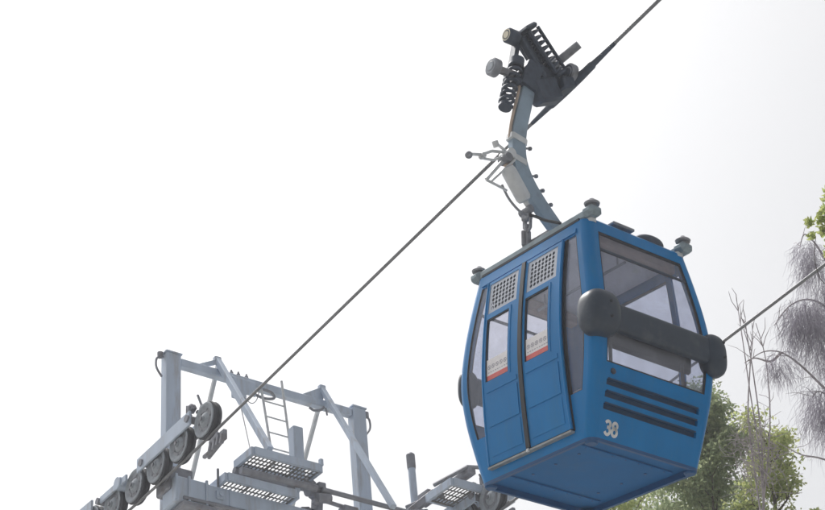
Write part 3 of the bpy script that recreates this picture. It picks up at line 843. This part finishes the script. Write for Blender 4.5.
mb.tube([(1.0, -1.22, .50), (1.02, -.02, .50)], .05, 12); mb.tube([(.72, -1.38, .08), (.74, -.02, .09)], .065, 12)
mb.tube([(1.30, -1.3, .34), (1.30, -.1, .36)], .05, 12)
for y in (-1.05, -.35): mb.box((1.05, y, .42), (.08, .08, .26))
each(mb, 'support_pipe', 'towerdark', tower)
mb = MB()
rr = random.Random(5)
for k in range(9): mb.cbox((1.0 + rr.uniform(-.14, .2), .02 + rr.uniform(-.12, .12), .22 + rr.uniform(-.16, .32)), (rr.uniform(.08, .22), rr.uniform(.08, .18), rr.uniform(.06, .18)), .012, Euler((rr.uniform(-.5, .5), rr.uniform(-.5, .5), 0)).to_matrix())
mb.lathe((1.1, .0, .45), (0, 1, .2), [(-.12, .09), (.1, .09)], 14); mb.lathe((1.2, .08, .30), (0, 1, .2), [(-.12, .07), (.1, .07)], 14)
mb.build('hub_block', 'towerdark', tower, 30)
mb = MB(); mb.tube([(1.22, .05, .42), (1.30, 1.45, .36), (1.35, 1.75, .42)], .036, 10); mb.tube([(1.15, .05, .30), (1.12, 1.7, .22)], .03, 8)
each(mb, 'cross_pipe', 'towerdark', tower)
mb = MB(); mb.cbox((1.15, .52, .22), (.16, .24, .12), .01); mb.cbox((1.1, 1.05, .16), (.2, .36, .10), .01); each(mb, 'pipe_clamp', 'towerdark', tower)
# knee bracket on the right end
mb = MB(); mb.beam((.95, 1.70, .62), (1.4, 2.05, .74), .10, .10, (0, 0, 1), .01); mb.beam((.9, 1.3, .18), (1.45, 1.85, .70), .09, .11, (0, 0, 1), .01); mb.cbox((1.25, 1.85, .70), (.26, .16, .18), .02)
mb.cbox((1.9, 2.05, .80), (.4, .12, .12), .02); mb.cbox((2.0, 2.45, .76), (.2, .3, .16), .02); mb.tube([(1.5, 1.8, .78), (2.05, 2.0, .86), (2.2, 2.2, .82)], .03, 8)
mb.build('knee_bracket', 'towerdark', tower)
MB().tube([(1.1, -1.53, .12), (1.1, -1.53, .40)], .018, 8).build('stub_rod', 'mid', tower)

# sheave trains (hold-down: wheels above the rope)
SR = .235
def sheave_mesh(y):
    pass
sx_list = [2.17, 1.53, .93, .33, -.28, -.90, -1.52, -2.14]
proto = None
for sy in (-1, 1):
    yb = sy * G / 2; out = -1
    for k, x in enumerate(sx_list):
        zc = zr(x) + .0195 + SR - .012
        if proto is None:
            mb = MB()   # groove tyre
            mb.lathe((0, 0, 0), (0, 1, 0), [(-.052, SR * .80), (-.05, SR + .012), (-.030, SR + .018), (-.016, SR - .012), (.016, SR - .012), (.030, SR + .018), (.05, SR + .012), (.052, SR * .80)], 40)
            proto = mb.build('sheave', 'tyre', tower, 40)
            mb = MB()   # near flange: dished alu disc with rim lip
            mb.lathe((0, -.050, 0), (0, -1, 0), [(0, SR * .98), (.016, SR * 1.0), (.022, SR * .96), (.020, SR * .86), (.004, SR * .78), (.002, SR * .45), (.026, SR * .34), (.030, SR * .20), (.050, SR * .18), (.052, SR * .02)], 40)
            mb.build('flange', 'sheave', proto, 40)
            mb = MB(); mb.lathe((0, .050, 0), (0, 1, 0), [(0, SR * .98), (.016, SR * 1.0), (.020, SR * .86), (.006, SR * .78), (.03, SR * .25), (.032, .02)], 40)
            mb.build('flange', 'towerdark', proto, 40)
            mb = MB(); mb.lathe((0, -.053, 0), (0, -1, 0), [(0, SR * .66), (.003, SR * .66), (.003, SR * .50), (.0, SR * .50)], 32)
            for a in range(6):
                t = a * math.pi / 3; mb.lathe((math.cos(t) * SR * .58, -.053, math.sin(t) * SR * .58), (0, -1, 0), [(0, .014), (.012, .014)], 6)
            mb.f and mb.build('bolt_ring', 'mid', proto)
            sv = proto
        else:
            sv = copy_part(proto, tower)
        sv.location = (x, yb, zc)
        sv.rotation_euler = (0, k * .7, 0)
    # rocker beams over pairs + main beam (behind the discs, top side)
    mb = MB()
    mb.beam((2.0, yb + .15, zr(2.0) + .42), (-2.3, yb + .15, zr(-2.3) + .42), .09, .15, (0, 0, 1), .012)
    mbm = mb.build('sheave_beam', 'tower', tower)
    mb = MB(); mb.beam((1.90, yb - .10, zr(1.6) + .43), (.50, yb - .10, zr(.62) + .43), .035, .21, (0, 0, 1), .008)
    mb.beam((.20, yb - .10, zr(.2) + .42), (-.55, yb - .10, zr(-.6) + .42), .035, .10, (0, 0, 1), .008)
    mb.beam((-.8, yb - .10, zr(-.8) + .46), (-1.9, yb - .10, zr(-1.9) + .46), .035, .17, (0, 0, 1), .008)
    each(mb, 'rocker_plate', 'tower', mbm)
    mb = MB()
    for k in range(4):
        xa, xb = sx_list[2 * k], sx_list[2 * k + 1]; xm = (xa + xb) / 2
        mb.cbox((xm, yb + .10, zr(xm) + .30), (.70, .03, .10), .008, Euler((0, 0, 0)).to_matrix())
        mb.lathe((xm, yb - .14, zr(xm) + .42), (0, 1, 0), [(0, .05), (.34, .05)], 14)
    each(mb, 'rocker_arm', 'towerdark', mbm)
    mb = MB()
    for x in sx_list: mb.lathe((x, yb - .12, zr(x) + .0195 + SR - .012), (0, 1, 0), [(0, .028), (.28, .028)], 10)
    each(mb, 'axle', 'mid', mbm)
    # brackets fixing the train to the crossarm
    mb = MB(); mb.cbox((.85, yb + .26 * (1 if sy < 0 else -1) , .16), (.36, .36, .34), .02); mb.lathe((.6, yb + .30, .42), (0, 1, 0), [(-.3, .07), (.1, .07)], 14)
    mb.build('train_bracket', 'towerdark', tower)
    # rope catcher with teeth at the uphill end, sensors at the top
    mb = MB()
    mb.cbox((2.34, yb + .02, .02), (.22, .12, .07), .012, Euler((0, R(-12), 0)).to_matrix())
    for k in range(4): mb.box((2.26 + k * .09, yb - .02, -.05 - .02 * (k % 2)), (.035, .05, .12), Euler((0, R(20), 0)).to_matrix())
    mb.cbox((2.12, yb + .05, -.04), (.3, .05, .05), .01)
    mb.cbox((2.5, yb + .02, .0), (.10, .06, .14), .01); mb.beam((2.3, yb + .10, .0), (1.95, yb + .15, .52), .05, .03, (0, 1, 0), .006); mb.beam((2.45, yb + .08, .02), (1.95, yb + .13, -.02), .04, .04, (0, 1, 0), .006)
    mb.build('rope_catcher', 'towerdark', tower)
    mb = MB()
    rr = random.Random(3)
    for k in range(10): mb.cbox((1.88 + rr.uniform(-.16, .14), yb + .02 + rr.uniform(-.08, .10), .60 + rr.uniform(-.10, .14)), (rr.uniform(.05, .14), rr.uniform(.04, .1), rr.uniform(.04, .12)), .008, Euler((rr.uniform(-.6, .6), rr.uniform(-.6, .6), 0)).to_matrix())
    mb.tube([(1.75, yb, .66), (1.70, yb - .02, .78)], .014, 6); mb.tube([(2.0, yb, .70), (1.98, yb - .04, .84)], .016, 6)
    mb.build('rope_sensor', 'towerdark', tower)
    mb = MB(); mb.lathe((-.02, yb - .14, .50), (0, 1, 0), [(0, .085), (.01, .095), (.16, .095), (.17, .085)], 20); mb.build('end_roller', 'tower', tower)

# ------------------------------------------------------------------ trees
def rdir(rg, up=.0):
    while True:
        v = Vector((rg.uniform(-1, 1), rg.uniform(-1, 1), rg.uniform(-1, 1)))
        if .05 < v.length < 1: v.normalize(); v.z += up; return v.normalized()
def leaf(mb, p, n, s, rg):
    n = n.normalized(); a = n.orthogonal().normalized(); a = (a * math.cos(rg.random() * 6.28) + n.cross(a) * math.sin(rg.random() * 6.28)).normalized() if 0 else (Matrix.Rotation(rg.random() * 6.283, 3, n) @ a)
    b = n.cross(a); k = s * rg.uniform(.7, 1.25)
    mb.add([p - a * k * .55, p + b * k * .30, p + a * k * .60 - n * k * .08, p - b * k * .30], [(0, 1, 2, 3)])
def limb(mb, p, d, L, r, rg, depth, tips, wob=.25, up=.12):
    n = max(3, int(L / .3)); pts = [p.copy()]; q = p.copy(); dd = d.normalized()
    for i in range(n):
        dd = (dd + rdir(rg) * wob * .5 + Vector((0, 0, up * .3))).normalized(); q = q + dd * (L / n); pts.append(q.copy())
    rs = [r * (1 - .75 * i / n) for i in range(n + 1)]
    mb.tube(pts, rs, 5 if r < .04 else 8, True)
    if depth == 0:
        tips.append((pts[-1], dd)); tips.append((pts[len(pts) // 2], dd)); return
    for k in range(3 if depth > 1 else 4):
        i = rg.randint(max(1, n // 3), n)
        bd = (dd + rdir(rg, .1) * .95).normalized()
        limb(mb, pts[i], bd, L * rg.uniform(.45, .68), rs[i] * .62 + .003, rg, depth - 1, tips, wob, up)
def leafy_tree(name, label, x, y, ztop, rad, hcrown, m, seed, nleaf, ls, trunk_r=.14, group=None, cl_r=.42, gap=.0, lean=(0, 0)):
    rg = random.Random(seed)
    root = thing(name, label, 'tree', (x, y, 0), group=group)
    mb = MB(); tips = []
    zb = ztop - hcrown
    trunk = smooth_path([(0, 0, -.2), (rg.uniform(-.1, .1), rg.uniform(-.1, .1), zb * .5), (lean[0] * .5, lean[1] * .5, zb), (lean[0], lean[1], ztop - .5)], 6)
    mb.tube(trunk, [trunk_r * (1 - .85 * i / (len(trunk) - 1)) for i in range(len(trunk))], 10)
    for k in range(26):
        t = (k + .5) / 26; z = zb + (hcrown - .5) * t
        i = min(len(trunk) - 2, int(len(trunk) * (z / ztop))); p = trunk[i].copy()
        env = rad * (math.sin(math.pi * min(1, .12 + .80 * t)) ** .8) * (1 - .35 * t)
        a = k * 2.4 + rg.uniform(-.4, .4)
        d = Vector((math.cos(a), math.sin(a), .55 + .6 * t))
        limb(mb, Vector((p.x, p.y, z - .2)), d, max(.4, env * rg.uniform(.7, 1.05)), .035 * (1.2 - t * .6), rg, 1, tips)
    mb.build('trunk', 'bark', root, 60)
    lb = MB(); per = max(1, nleaf // len(tips))
    for p, d in tips:
        if rg.random() < gap: continue
        nn = int(per * rg.uniform(.5, 1.5)); cr = cl_r * rg.uniform(.6, 1.2)
        for _ in range(nn):
            o = rdir(rg) * cr * (rg.random() ** .5); o.z *= .8
            leaf(lb, p + o, rdir(rg, .3), ls, rg)
    lb.build('crown', m, root, 0)
    return root
LM1 = leaf_mat('leaf_grey_green', (.26, .33, .20), (.42, .46, .27), .62)
LM2 = leaf_mat('leaf_yellow_green', (.34, .42, .15), (.55, .58, .25), .55)
LM3 = leaf_mat('leaf_mid_green', (.36, .44, .18), (.58, .60, .28), .6)
leafy_tree('leafy_tree', 'tall grey green leafy tree close behind the lower right of the blue cabin', 4.75, 25.6, 13.15, 1.5, 6.0, LM1, 11, 46000, .07, .18, cl_r=.36, gap=.06, lean=(.35, -.1))
leafy_tree('leafy_tree', 'yellow green leafy tree with lit top right of the cabin below bare twigs', 5.62, 23.9, 12.0, .80, 4.6, LM3, 23, 19000, .065, .12, cl_r=.27, gap=.12, lean=(.1, 0))
leafy_tree('leafy_tree', 'bright pale green tree showing under the bottom edge of the cabin', 4.2, 31.5, 14.1, 1.8, 5.0, LM2, 37, 14000, .085, .16, cl_r=.42, gap=.1)
leafy_tree('leafy_tree', 'dark green leafy tree filling the bottom between the cabin and bare twigs', 5.35, 27.4, 12.0, 1.5, 5.0, LM1, 41, 24000, .075, .15, cl_r=.36, gap=.15)

# bare shrubby tree with thin stems
def bare_tree():
    rg = random.Random(9)
    root = thing('bare_tree', 'thin bare tree with long upright twigs rising right of the blue cabin', 'tree', (5.28, 23.0, 0))
    mb = MB(); mb.tube(smooth_path([(0, 0, -.2), (.05, 0, 5), (0, 0, 9.4)], 6), [.05 * (1 - .055 * i) for i in range(13)], 8)
    tips = []
    stems = [((0, 0, 9.2), (.05, 0, 10.7), (.02, .1, 11.9), (-.02, .1, 12.9), (-.05, .1, 13.5)), ((0, 0, 9.4), (.1, 0, 11.0), (.08, 0, 12.1), (.04, .0, 12.8), (.04, 0, 13.1)),
             ((0, 0, 9.4), (-.06, .05, 11.2), (.02, 0, 12.1), (.12, 0, 12.7), (.14, 0, 13.0)), ((0, 0, 9.8), (.25, 0, 11.2), (.30, 0, 12.3), (.2, 0, 13.0))]
    for s in stems:
        P = smooth_path(s, 6); mb.tube(P, [.012 * (1 - .8 * i / (len(P) - 1)) + .003 for i in range(len(P))], 6)
        for k in range(5):
            p = P[rg.randint(len(P) // 2, len(P) - 1)]; d = Vector((rg.uniform(-.5, .5), rg.uniform(-.5, .5), 1)); L = rg.uniform(.2, .5)
            mb.tube([p, p + d.normalized() * L * .5, p + d.normalized() * L + Vector((rg.uniform(-.08, .08), 0, 0))], [.008, .006, .003], 4)
    mb.build('trunk', 'twig', root)
    mb = MB()      # tangle of dead twigs
    for k in range(300):
        c = Vector((rg.gauss(0, .17), rg.gauss(0, .2), rg.gauss(10.75, .34))); d = rdir(rg, .25); L = rg.uniform(.12, .4)
        mb.tube([c, c + d * L * .5 + rdir(rg) * .03, c + d * L], [.006, .005, .003], 3, False)
    mb.build('dead_twigs', 'twig', root)
bare_tree()

# right hand drooping tree: arching branches with hanging grey tufts
def strand_tuft(mb, c, L, spread, n, rg):
    c = Vector(c)
    for k in range(n):
        a = rg.random() * 6.283; r = spread * (rg.random() ** .5); kx = math.sin(k % 7 * 2.1) * spread * .55
        p = c + Vector((math.cos(a) * r * .7 + kx, math.sin(a) * r * .7, rg.uniform(-.55, .16) * L - abs(kx) * .8))
        o = Vector((math.cos(a), math.sin(a), 0)) * rg.uniform(.02, .22) * L; l = L * rg.uniform(.25, .6)
        k1 = rdir(rg) * .06 * L; pts = [p, p + o * .8 + k1 + Vector((0, 0, -l * .28)), p + o * 1.1 + k1 + rdir(rg) * .08 * L + Vector((0, 0, -l * .8))]
        mb.tube(pts, [.0024, .0020, .0010], 3, False)
def droop_tree():
    rg = random.Random(21)
    root = thing('weeping_tree', 'tree at the right edge with arching branches and hanging grey tufts', 'tree', (6.85, 21.00, 0))
    mb = MB()
    trunk = smooth_path([(0, 0, -.2), (.05, 0, 5.2), (-.1, .05, 9.4), (-.2, .05, 11.4), (-.3, -.1, 12.6), (-.35, -.1, 13.0)], 6)
    mb.tube(trunk, [.16 * (1 - .8 * i / (len(trunk) - 1)) for i in range(len(trunk))], 10)
    X0 = Vector((6.85, 21.00, 0)); W = lambda x, y, z: Vector((x, y, z)) - X0
    br = [
        [(6.59, 21.06, 10.31), (6.02, 21.06, 10.88), (5.61, 21.06, 11.36), (5.35, 21.10, 11.59), (5.10, 21.13, 11.61), (4.87, 21.13, 11.46)],
        [(6.47, 21.06, 11.84), (6.08, 21.03, 12.29), (5.79, 21.03, 12.42), (5.51, 21.03, 12.29), (5.28, 21.06, 12.00)],
        [(6.47, 21.06, 11.33), (6.21, 21.03, 12.87), (5.92, 21.03, 13.51), (5.79, 21.03, 13.32)],
        [(6.53, 21.00, 10.05), (6.08, 21.03, 10.69), (5.83, 21.03, 10.95), (5.70, 21.03, 10.85)],
        [(6.66, 21.00, 8.90), (6.27, 21.03, 9.67), (5.76, 21.03, 9.92), (5.44, 21.03, 9.99), (5.12, 21.03, 10.18)],
        [(5.35, 21.10, 11.59), (5.19, 21.13, 11.46), (4.97, 21.13, 11.51), (4.81, 21.13, 11.43)],
    ]
    for s in br:
        P = smooth_path([W(*p) for p in s], 5); mb.tube(P, [.022 * (1 - .85 * i / (len(P) - 1)) + .002 for i in range(len(P))], 6)
        for k in range(4):
            i = rg.randint(len(P) // 3, len(P) - 1); d = Vector((rg.uniform(-1, .3), rg.uniform(-.6, .6), rg.uniform(-.3, .7))).normalized(); L = rg.uniform(.15, .45)
            mb.tube([P[i], P[i] + d * L * .6, P[i] + d * L - Vector((0, 0, .06))], [.006, .004, .002], 4)
    mb.build('trunk', 'twig', root)
    mb = MB()
    for (x, y, z, L, sp, n) in ((5.35, 21.10, 11.56, .50, .11, 160), (5.20, 21.13, 11.46, .34, .09, 70), (5.84, 21.03, 12.33, .75, .20, 520), (5.63, 21.03, 12.29, .62, .13, 260), (6.04, 21.03, 12.23, .9, .22, 420), (5.89, 21.03, 13.32, .55, .10, 260), (6.04, 21.03, 13.00, .7, .16, 260),
                                 (5.84, 21.03, 10.97, .7, .16, 420), (6.08, 21.03, 10.82, .8, .2, 300), (5.92, 21.03, 11.59, .5, .12, 160)):
        strand_tuft(mb, W(x, y, z), L * 1.25, sp * 1.75, int(n * 1.5), rg)
    mb.build('crown', 'tuft', root)
droop_tree()
# leafy branch hanging in at the right edge, on a broadleaf tree beyond the frame
def right_leafy():
    rg = random.Random(77)
    x, y = 5.5, 14.6
    root = thing('broadleaf_tree', 'broadleaf tree with yellow green leaves reaching in at the upper right edge', 'tree', (x, y, 0))
    mb = MB(); tips = []
    trunk = smooth_path([(0, 0, -.2), (0, .1, 4.5), (.1, 0, 8), (.1, 0, 10.5), (.1, 0, 12)], 6)
    mb.tube(trunk, [.17 * (1 - .8 * i / (len(trunk) - 1)) for i in range(len(trunk))], 10)
    X0 = Vector((x, y, 0)); W = lambda a, b, c: Vector((a, b, c)) - X0
    for s in ([(5.55, 14.6, 9.4), (5.0, 14.5, 9.9), (4.55, 14.42, 10.1), (4.28, 14.4, 10.15)], [(5.55, 14.6, 9.0), (5.0, 14.5, 9.5), (4.5, 14.42, 9.75), (4.2, 14.4, 9.80)], [(5.5, 14.6, 9.1), (4.8, 14.5, 9.5), (4.45, 14.42, 9.4), (4.28, 14.4, 9.45)]):
        P = smooth_path([W(*p) for p in s], 5); mb.tube(P, [.03 * (1 - .85 * i / (len(P) - 1)) + .002 for i in range(len(P))], 6)
    # hanging thin shoots
    mb.tube(smooth_path([W(4.14, 14.4, 9.74), W(4.10, 14.4, 9.5), W(4.12, 14.4, 9.28), W(4.18, 14.4, 9.18)], 5), .0035, 4)
    mb.tube(smooth_path([W(4.26, 14.4, 9.55), W(4.21, 14.4, 9.4), W(4.22, 14.4, 9.2)], 5), .0035, 4)
    mb.build('trunk', 'bark', root)
    lb = MB()
    for (a, b, c, r, n) in ((4.36, 14.4, 10.13, .14, 110), (4.28, 14.4, 10.0, .10, 60), (4.40, 14.4, 9.90, .17, 130), (4.10, 14.4, 9.90, .055, 30), (4.09, 14.4, 9.74, .045, 18), (4.22, 14.4, 9.82, .08, 40), (4.30, 14.4, 9.68, .09, 45), (4.34, 14.4, 9.5, .08, 30), (4.55, 14.4, 9.8, .25, 160), (4.6, 14.4, 10.2, .3, 240), (4.24, 14.4, 9.55, .05, 18), (4.30, 14.4, 9.40, .07, 26), (4.36, 14.4, 9.32, .07, 26), (4.24, 14.4, 9.95, .09, 40), (4.34, 14.4, 10.28, .08, 40)):
        for _ in range(n):
            leaf(lb, W(a, b, c) + rdir(rg) * r * rg.random() ** .5, rdir(rg, .4), .062, rg)
    for _ in range(1800):
        leaf(lb, Vector((.5, 0, 10.6)) + Vector((rg.gauss(0, .5), rg.gauss(0, .8), rg.gauss(0, .9))), rdir(rg, .3), .08, rg)
    lb.build('crown', LM2, root, 0)
right_leafy()

# ------------------------------------------------------------------ ground
gm = mat('ground_soil', (.34, .335, .32), .95, 0, .25, .15, .3, 2, stain=(.16, .18, .13), stain_scale=.3, stain_amt=.8)
mb = MB(); n = 60; S = 1500
for i in range(n + 1):
    for j in range(n + 1):
        u, v = (i / n * 2 - 1), (j / n * 2 - 1)
        x, y = S * u * abs(u), S * v * abs(v)
        d = math.hypot(x, y - 12)
        mb.v.append((x, y, -.05 + (math.sin(x * .021) * math.cos(y * .017) * min(6, max(0, (d - 60)) * .03))))
for i in range(n):
    for j in range(n):
        a = i * (n + 1) + j; mb.f.append((a, a + n + 1, a + n + 2, a + 1))
g = mb.build('ground', gm); g['kind'] = 'structure'

# ------------------------------------------------------------------ lens glare veil
hz = MB().box((0, 12, 9.0), (90, 90, 22)).build('glare_veil', 'white', None, 0); hz['kind'] = 'stuff'  # added scattering volume, imitates lens glare over the mild haze
hm = bpy.data.materials.new('glare_air'); hm.use_nodes = True; hn = hm.node_tree.nodes; hn.clear()
ho = hn.new('ShaderNodeOutputMaterial'); pv_ = hn.new('ShaderNodeVolumePrincipled')
pv_.inputs['Color'].default_value = (.93, .95, .99, 1); pv_.inputs['Density'].default_value = .0021; pv_.inputs['Anisotropy'].default_value = .3
hm.node_tree.links.new(pv_.outputs[0], ho.inputs['Volume']); hz.data.materials.clear(); hz.data.materials.append(hm)
# ------------------------------------------------------------------ light
SUN_AZ, SUN_EL = R(-34), R(54)     # azimuth from +Y (view direction), negative = to the left
w = bpy.data.worlds.new('World'); scene.world = w; w.use_nodes = True
N = w.node_tree.nodes; L = w.node_tree.links
bg = N['Background']
sky = N.new('ShaderNodeTexSky'); sky.sky_type = 'NISHITA'; sky.sun_disc = False
sky.sun_elevation = SUN_EL; sky.sun_rotation = SUN_AZ; sky.air_density = 1.0; sky.dust_density = 6.0; sky.ozone_density = 1.0; sky.altitude = 0
hs = N.new('ShaderNodeHueSaturation'); hs.inputs['Saturation'].default_value = .14
L.new(sky.outputs[0], hs.inputs['Color']); L.new(hs.outputs[0], bg.inputs[0]); bg.inputs[1].default_value = .097
sd = bpy.data.lights.new('sun', 'SUN'); sd.energy = 1.5; sd.angle = R(10); sd.color = (1, .95, .88)
so = bpy.data.objects.new('sun', sd); col.objects.link(so)
dirv = Vector((math.sin(SUN_AZ) * math.cos(SUN_EL), math.cos(SUN_AZ) * math.cos(SUN_EL), math.sin(SUN_EL)))
so.rotation_euler = dirv.to_track_quat('Z', 'Y').to_euler(); so.location = dirv * 50

# ------------------------------------------------------------------ camera
cd = bpy.data.cameras.new('camera'); cd.sensor_width = 36; cd.lens = 36 * 1610.3216 / 825; cd.clip_end = 6000; cd.clip_start = .05
co = bpy.data.objects.new('camera', cd); col.objects.link(co); scene.camera = co
p, r = R(28.655), R(.6264)
fw = Vector((0, math.cos(p), math.sin(p))); up = Vector((0, -math.sin(p), math.cos(p))); rt = Vector((1, 0, 0))
r2 = rt * math.cos(r) + up * math.sin(r); u2 = -rt * math.sin(r) + up * math.cos(r)
co.matrix_world = Matrix.Translation(SH) @ Matrix((r2, u2, -fw)).transposed().to_4x4()
vs = scene.view_settings; vs.view_transform = 'Standard'; vs.look = 'None'; vs.exposure = .69; vs.gamma = 1; vs.use_curve_mapping = False
scene.cycles.max_bounces = 10; scene.cycles.transparent_max_bounces = 24
